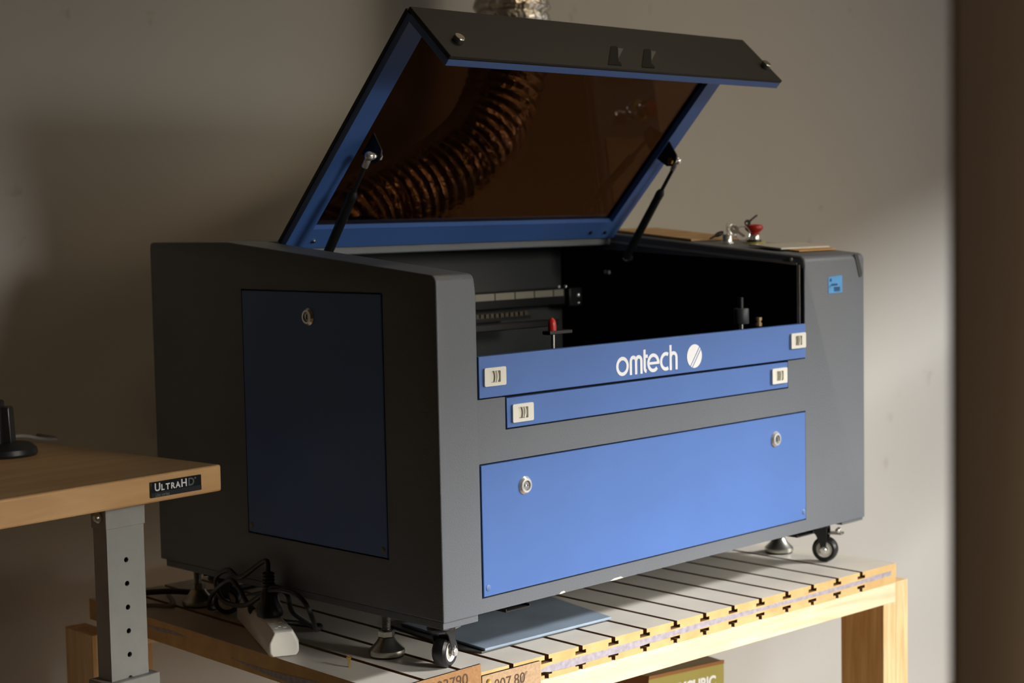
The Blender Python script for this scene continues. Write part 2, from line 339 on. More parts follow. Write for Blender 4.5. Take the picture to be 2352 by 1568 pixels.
# focus pins on the bed
pin = MB().lathe([(0, 0), (.0075, 0), (.0032, .004), (.0032, .127), (0, .127)], (.298, .075, .440), (0, 0, 1), 12).build('lens_pin', STEEL, EN, smooth=True)
box('pin_arm', BLACKP, pin, .284, .332, .067, .083, .5605, .5660, bevel=.001)
MB().lathe([(0, 0), (.0064, 0), (.0066, .009), (.0056, .015), (.002, .0190), (0, .0195)], (.297, .075, .566), (-.05, 0, 1), 12).build('red_cap', RED, pin, smooth=True)
kb = MB().lathe([(0, 0), (.0035, 0), (.0035, .112), (0, .112)], (.730, .06, .44), (0, 0, 1), 12).build('height_screw', STEEL, EN, smooth=True)
MB().lathe([(0, 0), (.0118, 0), (.0124, .001), (.0124, .0235), (.0114, .0250), (0, .0250)], (.730, .06, .5510), (0, 0, 1), 18).build('knob', mat('dark_knob', (.04, .043, .05), .5), kb, smooth=True)
MB().lathe([(0, 0), (.0045, 0), (.0045, .018), (0, .018)], (.729, .06, .5760), (0, 0, 1), 12).build('stem', BLACKP, kb, smooth=True)
cs = MB().lathe([(0, 0), (.0055, 0), (.0055, .005), (.0038, .0055), (.0038, .0085), (.0055, .009), (.0055, .014), (0, .014)], (.772, .056, .545), (0, 0, 1), 12).build('brass_fitting', mat('old_brass', (.45, .33, .18), .35, .6), EN, smooth=True)
box('fitting_post', BLACKP, cs, .768, .776, .052, .060, .44, .545)
# lit screws on the right lining
for yy, zz in ((.426, .628), (.4335, .6285)): MB().lathe([(0, 0), (.0042, 0), (.0038, .0024), (.0012, .0036), (0, .0036)], (XR-.0012, yy, zz), (-1, 0, 0), 12).build('screw', ALU, EN, smooth=True)

# blue flaps, doors and their fittings
def front_panel(name, x0, x1, z0, z1, yf=-.0012, yb=.008, cups=()):
    hs_ = [[(xc-.0100, zc-.0083), (xc+.0100, zc-.0083), (xc+.0100, zc+.0083), (xc-.0100, zc+.0083)] for xc, zc in cups]
    return MB().prism([(x0, z0), (x1, z0), (x1, z1), (x0, z1)], hs_, XZ, yf, yb).build(name, BLUE, EN, .0010)
def latch(par, xc, zc, y=-.0012):
    W, H = .0203, .0124
    rr = .0022
    def rect(w_, h_, r_):
        out = []
        for cx, cz, a0 in ((w_-r_, h_-r_, 0), (-w_+r_, h_-r_, PI/2), (-w_+r_, -h_+r_, PI), (w_-r_, -h_+r_, 1.5*PI)):
            for k in range(4): a = a0+k*PI/6; out.append((xc+cx+r_*math.cos(a), zc+cz+r_*math.sin(a)))
        return out
    o = MB().prism(rect(W, H, rr), [[(p[0], p[1]) for p in rect(.0095, .0078, .0012)]], XZ, y-.0034, y+.001).build('latch', IVORY, par)
    # finger cup: an open recess
    F_ = [(xc-.0098, zc-.0081), (xc+.0098, zc-.0081), (xc+.0098, zc+.0081), (xc-.0098, zc+.0081)]; B_ = [(xc-.0092, zc-.0079), (xc+.0096, zc-.0079), (xc+.0096, zc+.0079), (xc-.0092, zc+.0079)]
    MB().add([(p[0], y-.0022, p[1]) for p in F_]+[(p[0], y+.0040, p[1]) for p in B_], [(0, 1, 5, 4), (1, 2, 6, 5), (2, 3, 7, 6), (3, 0, 4, 7), (4, 5, 6, 7)]).build('finger_cup', IVORY, o)
    b = MB(); pts = [(xc+.0040+.0022*math.sin(PI*k/8), y-.0012, zc-.0076+.0152*k/8) for k in range(9)]
    b.tube(pts, .0015, 8).build('latch_bar', IVORY, o, smooth=True)
    return o
f1 = front_panel('upper_flap', .0722, .8212, .4915, .5476, -.0022, .010, ((.0998, .5194), (.7972, .5214))); f1['label'] = 'blue upper front flap with white lettering and round emblem'
latch(f1, .0998, .5194, -.0022); latch(f1, .7972, .5214, -.0022)
f2 = front_panel('lower_flap', .1242, .7722, .4468, .4880, cups=((.1528, .4660), (.7460, .4677))); f2['label'] = 'narrow blue pass-through flap'
latch(f2, .1528, .4660); latch(f2, .7460, .4677)
fp = front_panel('access_panel', *PAN); fp['label'] = 'wide blue lower access panel'
sd = MB().box(-.0006, .006, DOOR[0], DOOR[1], DOOR[2], DOOR[3]).build('side_door', BLUE, EN, .001); sd['label'] = 'tall blue side door'
def lock(par, o, ax, arrow=False):
    o = Vector(o); ax = Vector(ax)
    L = MB().lathe([(0, -.001), (.0128, -.001), (.0126, .001), (.0098, .0042), (.0070, .0044), (.0066, .0030), (.0062, .0005), (0, .0005)], o, ax, 28).build('lock', CHROME, par, smooth=True)
    up = Vector((0, 0, 1)); sd_ = ax.cross(up)
    MB().lathe([(0, .0005), (.0058, .0005), (.0058, .0022), (.0054, .0027), (0, .0027)], o, ax, 20).build('lock_core', STEEL, L, smooth=True)
    MB().obox(o+ax*.0028, sd_, up, ax, .0008 if not arrow else .0032, .0036 if not arrow else .0008, .0004).build('key_slot', BLACK, L)
    if arrow:
        c = o+ax*.0028; tri = [c-sd_*.0012, c+sd_*.0022+up*.0026, c+sd_*.0022-up*.0014]
        MB().add([p for p in tri]+[p+ax*.0008 for p in tri], [(0, 1, 2), (5, 4, 3), (0, 1, 4, 3), (1, 2, 5, 4), (2, 0, 3, 5)]).build('arrow_mark', WHITE, L)
    return L
lock(fp, (.1562, -.0012, .365), (0, -1, 0), True); lock(fp, (.7369, -.0012, .3655), (0, -1, 0))
lock(sd, (-.0006, .2651, .5975), (-1, 0, 0))
RIV = mat('painted_rivet', (.10, .17, .36), .45); RIVD = mat('dull_rivet', (.16, .15, .13), .5)
for par, o, ax, m_ in ((fp, (.0822, -.0012, .2350), (0, -1, 0), RIV), (fp, (.8140, -.0012, .2360), (0, -1, 0), RIV), (sd, (-.0006, .4135, .2845), (-1, 0, 0), RIVD), (sd, (-.0006, .1170, .2845), (-1, 0, 0), RIVD)):
    MB().lathe([(0, -.0004), (.0046, -.0004), (.0044, .0005), (.0038, .0009), (0, .0009)], o, ax, 20).build('rivet', m_, par, smooth=True)
# the lettering on the upper flap
LY = -.0022
def ribbon(mb, pts, wd, closed=False, lift=0.0):
    n = len(pts); L = []; Rr = []
    for i, p in enumerate(pts):
        a = pts[(i-1) % n] if closed or i > 0 else p; b = pts[(i+1) % n] if closed or i < n-1 else p
        tx, tz = b[0]-a[0], b[1]-a[1]; l = math.hypot(tx, tz) or 1; nx, nz = -tz/l*wd/2, tx/l*wd/2
        L.append((p[0]+nx, p[1]+nz)); Rr.append((p[0]-nx, p[1]-nz))
    rings = [[(l[0], LY+.0002, l[1]), (l[0], LY-.0005-lift, l[1]), (r[0], LY-.0005-lift, r[1]), (r[0], LY+.0002, r[1])] for l, r in zip(L, Rr)]
    mb.rings(rings, closed)
def arc(cx, cz, rx, rz, a0, a1, n=18): return [(cx+rx*math.cos(math.radians(a0+(a1-a0)*k/n)), cz+rz*math.sin(math.radians(a0+(a1-a0)*k/n))) for k in range(n+1)]
lw = .0052; zb_, zx = .5012, .5240; zc = (zb_+zx)/2; hr = (zx-zb_)/2
def letter(fn):
    m = MB(); fn(m); m.build('letter', WHITE, f1)
X0 = .3502
letter(lambda m: ribbon(m, arc(X0+hr, zc, hr, hr, 0, 354, 26), lw, True))                                           # o
def L_m(m):
    x = X0+2*hr+.0070; ww = .0118
    ribbon(m, [(x, zb_-.0026), (x, zx-.007)]+arc(x+ww/2, zx-ww/2, ww/2, ww/2, 180, 0, 10)+[(x+ww, zb_-.0026)], lw)
    ribbon(m, arc(x+ww*1.5, zx-ww/2, ww/2, ww/2, 180, 0, 10)+[(x+2*ww, zb_-.0026)], lw, lift=.0002)
letter(L_m)
XT = X0+2*hr+.0070+.0236+.0076
def L_t(m):
    ribbon(m, [(XT, .5335), (XT, zb_+.005)]+arc(XT+.005, zb_+.005, .005, .005, 180, 262, 6), lw)
    ribbon(m, [(XT-.0006, zx-.0005), (XT+.0072, zx-.0005)], lw*.9, lift=.0002)
letter(L_t)
XE = XT+.0085
def L_e(m):
    c = XE+hr
    ribbon(m, arc(c, zc, hr, hr, 0, 318, 22), lw); ribbon(m, [(XE+.001, zc-.0004), (c+hr+.0024, zc-.0004)], lw*.72, lift=.0002)
letter(L_e)
XC = XE+2*hr+.0066
letter(lambda m: ribbon(m, arc(XC+hr, zc, hr, hr, 62, 298, 20), lw))                                                # c
XH = XC+2*hr-.0005
def L_h(m):
    ww = .0135; ribbon(m, [(XH, .5362), (XH, zb_-.0026)], lw)
    ribbon(m, arc(XH+ww/2, zx-ww/2, ww/2, ww/2, 180, 0, 10)+[(XH+ww, zb_-.0026)], lw, lift=.0002)
letter(L_h)
# emblem: a disc cut by two slanting slits
def halfcut(poly, nx, nz, c, keep):
    out = []
    for i, p in enumerate(poly):
        q = poly[(i+1) % len(poly)]; dp = (p[0]*nx+p[1]*nz-c)*keep; dq = (q[0]*nx+q[1]*nz-c)*keep
        if dp >= 0: out.append(p)
        if dp*dq < 0: tt = dp/(dp-dq); out.append((p[0]+(q[0]-p[0])*tt, p[1]+(q[1]-p[1])*tt))
    return out
disc = arc(0, 0, .0180, .0180, 0, 355, 71); ang = math.radians(38); nx, nz = math.cos(ang), -math.sin(ang)
em = MB()
for lo, hi in ((-1, .0006), (.0022, .0052), (.0068, 1)):
    q = halfcut(halfcut(disc, nx, nz, lo, 1), nx, nz, hi, -1)
    if len(q) > 2: em.prism([(a+.5285, b+.5155) for a, b in q], [], XZ, LY+.0002, LY-.0005)
em.build('emblem', WHITE, f1)
# dark strap mark on the right corner, chipped paint on the bottom edge
st = MB(); P0 = [(.968, ZF-.001), (.979, ZF-.0015), (.992, ZF-.034), (.9905, ZF-.040), (.984, ZF-.041), (.9815, ZF-.037)]
st.prism(P0, [], XZ, -.0008, .0004).build('corner_strip', mat('worn_black_strip', (.03, .03, .027), .6), EN)
CH = mat('chipped_primer', (.62, .64, .56), .6)
for x, ww in ((.222, .013), (.330, .030)):
    MB().prism([(x, .2020), (x+ww*.3, .2045), (x+ww*.8, .2048), (x+ww, .2024), (x+ww*.5, .2018)], [], XZ, -.0004, .0008).build('paint_chip', CH, EN)
# channel brackets below
for x0, x1 in ((.1201, .1675), (.803, .850)):
    m = MB(); m.box(x0, x1, .004, .60, .1935, .1950); m.box(x0, x0+.0015, .004, .60, .195, .198); m.box(x1-.0015, x1, .004, .60, .195, .198)
    m.build('channel_bracket', GREYD, EN)

# lid
la = .81; e1 = Vector((0, -math.cos(la), math.sin(la))); e2 = Vector((0, math.sin(la), math.cos(la))); HG = Vector((0, .4187, .6992)); LL = .4326
fa = .7462; fd = Vector((0, -math.cos(fa), -math.sin(fa))); fnn = Vector((0, -math.sin(fa), math.cos(fa))); FT = HG+e1*LL; FL = .1040
LP = lambda a, b, d: tuple(HG+Vector((a, 0, 0))+e1*b+e2*d)
FP = lambda a, b, d: tuple(FT+Vector((a, 0, 0))+fd*b+fnn*d)
xl, xr = .0725, .8218
win = [(xl+.038, .036), (xr-.034, .036), (xr-.034, LL-.030), (xl+.038, LL-.030)]
lid = MB().prism([(xl, -.004), (xr, -.004), (xr, LL), (xl, LL)], [win], LP, .002, .0075).build('lid', GREYD, EN)
lid['label'] = 'raised lid with smoked amber window'
MB().prism([(xl+.001, -.003), (xr-.001, -.003), (xr-.001, LL-.002), (xl+.001, LL-.002)], [win], LP, -.009, .002).build('lid_frame', BLUE, lid)
MB().prism([(xl+.03, .028), (xr-.028, .028), (xr-.028, LL-.024), (xl+.03, LL-.024)], [], LP, .0006, .0030).build('lid_window', ACRYL, lid)['label'] = 'smoked amber acrylic window'
MB().prism([(xl, -.004), (xr, -.004), (xr, FL), (xl, FL)], [], FP, .0005, .006).build('lid_visor', GREYD, lid, .002)
MB().prism([(xl+.0008, .004), (xr-.0008, .004), (xr-.0008, FL-.0005), (xl+.0008, FL-.0005)], [], FP, -.0105, .0004).build('visor_lining', BLUE, lid, .0008)
for x in (.1105, .8065): MB().lathe([(0, 0), (.0075, 0), (.0080, .001), (.0080, .0075), (.0072, .0085), (0, .0085)], FP(x, .069, .006), fnn, 20).build('stop_stud', STEEL, lid, smooth=True)
for xt, xb_ in ((.440, .394), (.517, .470)):
    MB().prism([(xt, .050), (xt+.014, .048), (xt+.013, .054), (xb_+.032, .086), (xb_+.034, .092), (xb_+.030, .097), (xb_, .097)], [], FP, .0055, .0070).build('handle_arm', BLACK, lid)  # flat black bar that gives the handle a recessed look
    MB().prism([(xt+.014, .052), (xt+.026, .053), (xb_+.037, .080), (xb_+.022, .083)], [], FP, .0056, .0066).build('handle_lit_side', mat('handle_lit_grey', (.10, .10, .105), .4) if xt < .5 else MATS['handle_lit_grey'], lid)  # lit inner side of the handle put into a lighter grey strip
for x, b in ((.1225, .012), (.748, .012), (.787, .012)): MB().lathe([(0, 0), (.0036, 0), (.0034, .002), (.002, .0032), (0, .0034)], LP(x, b, -.009), -e2, 14).build('hinge_bolt', STEEL if x < .2 else BLACKP, lid, smooth=True)
# gas struts
def strut(xb, side):
    b0 = Vector(LP(xb, .205, -.036)); base = Vector((xb, .372, .655)); dr = (base-b0).normalized()
    S = MB().cyl(b0+dr*.075, base, .0072, seg=18).build('gas_strut', BLACKP, EN, smooth=True)
    MB().lathe([(.0072, 0), (.0076, .002), (.0076, .010), (.0048, .016), (.0034, .016)], b0+dr*.077, -dr, 16).build('strut_collar', BLACKP, S, smooth=True)
    MB().cyl(b0+dr*.006, b0+dr*.08, .0033, seg=12).build('strut_rod', mat('black_rod', (.02, .02, .02), .25), S, smooth=True)
    MB().lathe([(0, 0), (.0046, 0), (.0050, .002), (.0050, .014), (.0045, .015), (0, .015)], b0+dr*.004, dr, 14).build('strut_socket', CHROME, S, smooth=True)
    MB().sphere(b0, .0072).build('ball_joint', CHROME, S, smooth=True)
    sx = side
    MB().lathe([(.0032, 0), (.0032, .006), (.005, .0065), (.005, .009), (.003, .0095), (.003, .014), (0, .014)], b0, (sx, 0, 0), 14).build('ball_stud', CHROME, S, smooth=True)
    MB().lathe([(0, 0), (.0062, 0), (.0062, .0042), (.005, .0050), (0, .0050)], b0+Vector((sx*.0165, 0, 0)), (sx, 0, 0), 6).build('stud_nut', BRASS if side < 0 else CHROME, S)
    bx = xb+sx*.0145
    MB().prism([(.186, -.009), (.226, -.009), (.219, -.038), (.212, -.043), (.199, -.043), (.191, -.034)], [], lambda a, b, d: LP(d, a, b), bx-.0012, bx+.0012).build('strut_bracket', BLACKP, S)
    MB().sphere(base+Vector((0, 0, 0)), .0066).build('base_ball', CHROME, S, smooth=True)
    MB().lathe([(.003, 0), (.003, .010), (.0055, .0105), (.0055, .014), (0, .0145)], base, (1 if xb > .4 else -1, 0, 0), 14).build('base_stud', STEEL, S, smooth=True)
strut(.1075, 1); strut(.8035, -1) if False else strut(.806, -1)

# emergency stop and key switch on the right top
def topz(y): return ZF+slope*y
ex_, ey_ = .945, .192; ez_ = topz(ey_)
es = MB().lathe([(0, 0), (.0200, 0), (.0200, .0022), (0, .0022)], (ex_, ey_, ez_-.0004), (0, 0, 1), 28).build('emergency_stop', YELLOW, EN, smooth=True)
es['label'] = 'red mushroom emergency stop button on a yellow disc'
MB().lathe([(0, 0), (.0130, 0), (.0130, .0038), (.0115, .0042), (0, .0042)], (ex_, ey_, ez_+.0018), (0, 0, 1), 24).build('stop_base', BLACKP, es, smooth=True)
MB().lathe([(0, 0), (.0100, 0), (.0102, .007), (.0090, .009), (0, .009)], (ex_, ey_, ez_+.0060), (0, 0, 1), 24).build('stop_collar', CHROME, es, smooth=True)
MB().lathe([(0, 0), (.0088, 0), (.0092, .004), (.0150, .0090), (.0160, .0105), (.0160, .0140), (.0150, .0165), (.010, .0185), (0, .0190)], (ex_, ey_, ez_+.0145), (0, 0, 1), 28).build('stop_button', RED, es, smooth=True)
kx, ky = .884, .205; kz = topz(ky)
ks = MB().lathe([(0, 0), (.0125, 0), (.0125, .002), (.0095, .003), (.0085, .015), (.0075, .0162), (0, .0162)], (kx, ky, kz-.0004), (0, 0, 1), 24).build('key_switch', CHROME, EN, smooth=True)
# ---------------------------------------------------------------- casters and levelling feet
ZTAB = 0.1245
def caster(x, y, axis, ztop):
    ax = Vector((axis[0], axis[1], 0)).normalized(); up = Vector((0, 0, 1)); fw = up.cross(ax)   # fw: rolling direction
    wc_ = Vector((x, y, ZTAB+.0222)); pv = wc_-fw*.012; r = .0222
    F = MB(); F.obox(Vector((pv.x, pv.y, ztop-.0015)), ax, fw, up, .021, .021, .0015)
    F.lathe([(0, 0), (.0175, 0), (.0185, .003), (.0165, .009), (.0145, .010), (0, .010)], (pv.x, pv.y, ztop-.013), (0, 0, 1), 24)
    for sgn in (-1, 1):
        off = ax*(sgn*.0128)
        P = [(-.024, .0385), (.006, .0385), (.0065, .030), (.0045, .010), (.0042, -.002), (.002, -.0045), (-.002, -.0045), (-.0042, -.002), (-.0065, .010), (-.014, .026), (-.024, .033)]
        o3 = lambda a, b, d: tuple(wc_+off+fw*(-a-.004)*-1*-1+up*(b)+ax*d) if False else tuple(wc_+off+fw*a+up*min(b, ztop-.004-wc_.z)+ax*d)
        F.prism(P, [], o3, -.0011, .0011)
    K = F.build('caster', BLACKP, EN, .0006)
    MB().lathe([(.0135, -.0095), (r-.004, -.0102), (r-.0008, -.0072), (r, -.003), (r, .003), (r-.0008, .0072), (r-.004, .0102), (.0135, .0095)], wc_, ax, 36, True).build('tyre', RUBBER, K, smooth=True)
    MB().lathe([(.0062, -.0088), (.0100, -.0080), (.0125, -.0092), (.0137, -.0096), (.0137, .0096), (.0125, .0092), (.0100, .0080), (.0062, .0088)], wc_, ax, 28, True).build('wheel_hub', WPLAS, K, smooth=True)
    for sgn in (-1, 1):
        MB().lathe([(0, 0), (.0058, 0), (.0058, .0032), (.0048, .0042), (0, .0048)], wc_+ax*sgn*.0136, ax*sgn, 6 if sgn < 0 else 14).build('axle_nut', CHROME, K, smooth=sgn > 0)
    b = MB(); b.obox(wc_+fw*.019+up*.0285, ax, fw, up, .0095, .012, .0015); b.build('brake_lever', STEEL, K, .0006)
    for sgn in (-1, 1): MB().sphere(wc_+fw*.023+up*.034+ax*sgn*.006, .0042, 10).build('brake_rivet', CHROME, K, smooth=True)
    return K
caster(.049, .052, (.33, -.95), .1915); caster(.951, .050, (-.93, -.36), .196); caster(.040, .537, (-.72, -.69), .1915); caster(.951, .55, (-.9, .3), .196)
def foot(x, y, ztop):
    B = MB().lathe([(0, .003), (.0250, .003), (.0258, .006), (.0252, .010), (.0225, .0125), (.0150, .020), (.0110, .0265), (.0085, .0275), (0, .0275)], (x, y, ZTAB), (0, 0, 1), 36).build('levelling_foot', STEEL, EN, smooth=True)
    MB().lathe([(0, 0), (.0236, 0), (.0246, .0012), (.0246, .0034), (0, .0034)], (x, y, ZTAB+.0003), (0, 0, 1), 32).build('foot_pad', RUBBER, B, smooth=True)
    MB().lathe([(0, 0), (.0112, 0), (.0118, .001), (.0118, .0078), (.0110, .009), (0, .009)], (x, y, ZTAB+.0275), (0, 0, 1), 6).build('hex_nut', STEEL, B)
    pr = []; z = .0365; n = 0
    while ZTAB+z < ztop+.001: pr += [(.0056, z), (.0064, z+.0009)]; z += .0018
    MB().lathe([(0, .0360)]+pr+[(0, z)], (x, y, ZTAB), (0, 0, 1), 18).build('threaded_bolt', STEEL, B, smooth=False)
    return B
foot(.036, .157, .1915); foot(.042, .620, .1915); foot(.9635, .157, .196); foot(.9635, .62, .196)

# ------------------------------------------------------------------ slotted work table
TA = math.radians(-2.85)
T0 = Vector((-0.086, 0.0027, FZ)); TL, TD, TH = 1.1015, .80, ZTAB-FZ
TB = thing('slotted_work_table', 'low pine work table topped with grooved slatwall boards', 'table', T0, rotz=TA, local=True)
def tw(x, y, z=0): v = Matrix.Rotation(TA, 3, 'Z') @ Vector((x, y, 0)); return Vector((T0.x+v.x, T0.y+v.y, z))
def tl(p): v = Matrix.Rotation(-TA, 3, 'Z') @ (Vector((p[0], p[1], 0))-Vector((T0.x, T0.y, 0))); return v
slots = [0.070+.0665*k for k in range(15)]
edges = [0]+slots+[TL]
gp, ug = .0040, .0105
t1, t2, t3, t4 = TH, TH-.0060, TH-.0112, TH-.0170
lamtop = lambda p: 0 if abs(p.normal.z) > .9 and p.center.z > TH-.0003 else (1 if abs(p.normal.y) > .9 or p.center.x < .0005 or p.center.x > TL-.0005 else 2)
for k in range(len(edges)-1):
    a, b = edges[k], edges[k+1]; a1 = a+(gp if k else 0); b1 = b-(gp if k < len(edges)-2 else 0); a2 = a+(ug if k else 0); b2 = b-(ug if k < len(edges)-2 else 0)
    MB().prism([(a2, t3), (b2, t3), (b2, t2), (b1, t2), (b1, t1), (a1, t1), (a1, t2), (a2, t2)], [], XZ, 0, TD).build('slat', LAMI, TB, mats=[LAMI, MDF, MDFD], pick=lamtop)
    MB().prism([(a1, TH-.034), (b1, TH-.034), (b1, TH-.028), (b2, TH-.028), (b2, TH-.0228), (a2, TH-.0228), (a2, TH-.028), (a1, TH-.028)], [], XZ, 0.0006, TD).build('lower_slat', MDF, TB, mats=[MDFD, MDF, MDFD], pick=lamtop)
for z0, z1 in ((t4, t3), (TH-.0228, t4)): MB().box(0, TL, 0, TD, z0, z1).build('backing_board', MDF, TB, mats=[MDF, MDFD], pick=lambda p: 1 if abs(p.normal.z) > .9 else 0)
# mauve paint brushed along the edges
def stroke(name, pts, wd, to3):
    m = MB(); rs = []
    for i, (u_, z_) in enumerate(pts):
        ww = wd(i/(len(pts)-1)); rs.append([to3(u_, z_-ww, -.0004), to3(u_, z_+ww, -.0004), to3(u_, z_+ww, .0002), to3(u_, z_-ww, .0002)])
    return m.rings(rs).build(name, PURPLE, TB)
pts = []
for k in range(61):
    q = k/60; x = .15+q*(TL-.165); z = TH-.0175-.0016*math.sin(q*9)+(.0035*max(0, q-.6)/.4)-.001*(1-q); pts.append((x, z))
random.seed(3); jit = [random.uniform(-.0006, .0006) for _ in range(62)]
stroke('paint_stroke', pts, lambda q: .0043+.0012*math.sin(q*5+1)+jit[int(q*60)] if q > .12 else .0012+jit[int(q*60)]*1.5, lambda u_, z_, d: (u_, d, z_))
pts = [(.02+.36*k/30, TH-.022+.003*math.sin(k*.22)) for k in range(31)]
stroke('paint_stroke', pts, lambda q: .0005+.0048*math.sin(PI*min(1, q*1.05)), lambda u_, z_, d: (d, u_, z_))
pts = [(.50+.12*k/12, TH-.013+.001*math.sin(k*.5)) for k in range(13)]
stroke('paint_stroke', pts, lambda q: .0004+.0025*math.sin(PI*q), lambda u_, z_, d: (d, u_, z_))
zb = TH-.034
box('front_beam', PINE, TB, .02, TL, .001, .090, zb-.0335, zb, bevel=.001)
box('rear_beam', PINE, TB, .02, TL, TD-.10, TD-.01, zb-.0335, zb, bevel=.001)
for x0, y0 in ((TL-.036, .001), (0.02, .001), (TL-.036, TD-.10), (.02, TD-.10)):
    box('leg', PINEV, TB, x0, x0+.036, y0, y0+.089, 0, zb-.0335, bevel=.001)
for x0, y0 in ((TL+.0015, .002), (TL+.0015, TD-.10), (-.0375, TD-.075)):
    box('outer_post', PINEV, TB, x0, x0+.036, y0, y0+.089, 0, zb+(.0 if x0 > 0 else -.008), bevel=.001)
box('side_rail', PINE, TB, TL-.036, TL, .09, TD-.1, .06, .15, bevel=.001); box('side_rail', PINE, TB, .02, .056, .09, TD-.1, .06, .15, bevel=.001)

# hardboard plates fixed to the table front
def plate(name, label, xw0, xw1, z0, z1, yoff, m, tilt, txt, th=.004, group=None, tx=0, tz=0, ts=.02):
    o = tl((xw0, 0)); n = thing(name, label, 'sign', tw(o.x, yoff, 0), group, TA, True)
    L = (xw1-xw0); zz = z0
    M_ = MB().box(0, L, -th, 0, 0, z1-z0)
    b = M_.build('board', m, n, .0004, mats=[m, BLACK], pick=lambda p: 1 if abs(p.normal.y) < .5 else 0); b.location = (0, 0, z0); b.rotation_euler = (0, tilt, 0)
    mt = frame((tx, -th-.0001, tz), (1, 0, 0), (0, 0, 1))
    t_ = text_mesh('engraved_number', txt, ts, mat('burnt_text', (.09, .045, .02), .8), b, mt, .0003, 1.0)
    return n, b
n1, b1 = plate('number_plate', 'brown hardboard plate standing at the table front, left of the screwed plate', -.075, .056, .050, .1365, -.0055, HARD, math.radians(-1.2), '003790', .0035, tx=.042, tz=.0645, ts=.022)
n2, b2 = plate('number_plate', 'tan hardboard plate fixed to the table front with a brass screw', .0595, .167, .045, .1205, -.0005, HARD2, 0, '007.80', .0045, tx=.021, tz=.0520, ts=.021)
MB().lathe([(0, 0), (.0042, 0), (.0036, .0012), (0, .0014)], (.0112, -.0045, .0660), (0, -1, 0), 16).build('brass_screw_head', BRASS, b2, smooth=True)
sm = MB().prism([(.064, .050), (.069, .049), (.083, .066), (.080, .067), (.070, .059)], [], XZ, -.0047, -.0043).build('smudge', mat('soot', (.2, .15, .1), .9), b2)

# plastic sheets under the engraver
def sheet(name, label, pts, z0, z1, m, grp=None):
    o = MB().prism(pts, [], XY, z0, z1).build(name, m, None, .0008); return tag(o, label, 'sheet', grp)
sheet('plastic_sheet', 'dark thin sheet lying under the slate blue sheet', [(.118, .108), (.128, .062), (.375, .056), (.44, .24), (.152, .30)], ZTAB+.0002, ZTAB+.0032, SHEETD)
sheet('plastic_sheet', 'slate blue plastic sheet lying on the slats below the engraver', [(.1330, .0600), (.3865, .0480), (.432, .235), (.155, .262)], ZTAB+.0034, ZTAB+.0072, SHEET)

# power strip with a black plug and flex
px_, py_ = Vector((-.0777, .2623, 0)), Vector((-.0359, .2600, 0))
sdv = (py_-px_).normalized(); ldv = Vector((.42, .90, 0)).normalized(); ldv = (ldv-sdv*ldv.dot(sdv)).normalized()*.985+sdv*.10; ldv.normalize(); ldv = Vector((.43, .903, 0)).normalized(); sdv = Vector((ldv.y, -ldv.x, 0))
pw = .0225; o = px_+sdv*pw*.6+ldv*.004
PS = thing('power_strip', 'white power strip with a black plug on the slatted table', 'power strip', (o.x, o.y, ZTAB))
def ps3(a, b, d): p = o+sdv*a+ldv*d; return (p.x, p.y, ZTAB+b)
prof = [(-pw*.80, .0005), (pw*.80, .0005), (pw, .006), (pw, .021), (pw*.94, .0235), (pw*.62, .0375), (-pw*.62, .0375), (-pw*.94, .0235), (-pw, .021), (-pw, .006)]
rs = []
for d, k in ((0, .86), (.004, .97), (.009, 1), (.235, 1), (.24, .95)): rs.append([ps3(a*k, .019+(b-.019)*(k if b > .019 else .5+.5*k), d) for a, b in prof])
MB().rings(rs).build('strip_body', WPLAS, PS, .0012)
for q, dd_ in enumerate((.020, .052, .084, .116)):
    for a, w_, l_ in ((-.006, .0022, .0012), (.006, .0022, .0012), (0, .0018, .0018)):
        d_ = dd_+(.009 if a == 0 else 0); c = Vector(ps3(a, .0376, d_)); MB().obox(c, sdv, ldv, (0, 0, 1), w_, l_, .0004).build('socket_hole', IVORY if q else WHITE, PS)
pc = Vector(ps3(.001, .0378, .098)); lean = Vector((.0, .03, 1)).normalized()
pl = MB().lathe([(0, 0), (.0185, 0), (.0195, .003), (.0188, .012), (.014, .022), (.0125, .034), (.0085, .040), (.0065, .062), (0, .063)], pc, lean, 20).build('plug', RUBBER, PS, smooth=True)
for k in range(5): MB().lathe([(.007, 0), (.0092, .001), (.0092, .003), (.007, .004)], pc+lean*(.040+k*.0048), lean, 14, True).build('strain_ribs', RUBBER, pl, smooth=True)
end = pc+lean*.062
cord = bez([end, end+Vector((.004, .012, .016)), (-.020, .42, .208), (-.016, .455, .214), (-.014, .49, .195), (-.014, .475, .165), (-.022, .41, .168), (-.024, .36, .192), (-.022, .335, .206), (-.018, .31, .196), (-.004, .315, .168), (.055, .340, .1315), (.058, .372, .1315), (.008, .388, .145), (-.014, .405, .165), (-.016, .43, .19), (-.016, .455, .198), (-.014, .50, .17), (.02, .555, .133), (.10, .590, .130), (.2, .60, .130)], 8)
MB().tube(cord, .0036, 10).build('flex', RUBBER, PS, smooth=True)
cord = bez([(-.022, .365, .190), (-.026, .33, .203), (-.026, .285, .205), (-.022, .262, .192), (-.004, .270, .165), (.045, .325, .1325), (.068, .345, .1310), (.052, .375, .1315), (-.004, .405, .150), (-.020, .395, .172), (-.022, .365, .190)], 8)
MB().tube(cord, .0036, 10).build('flex_loop', RUBBER, PS, smooth=True)
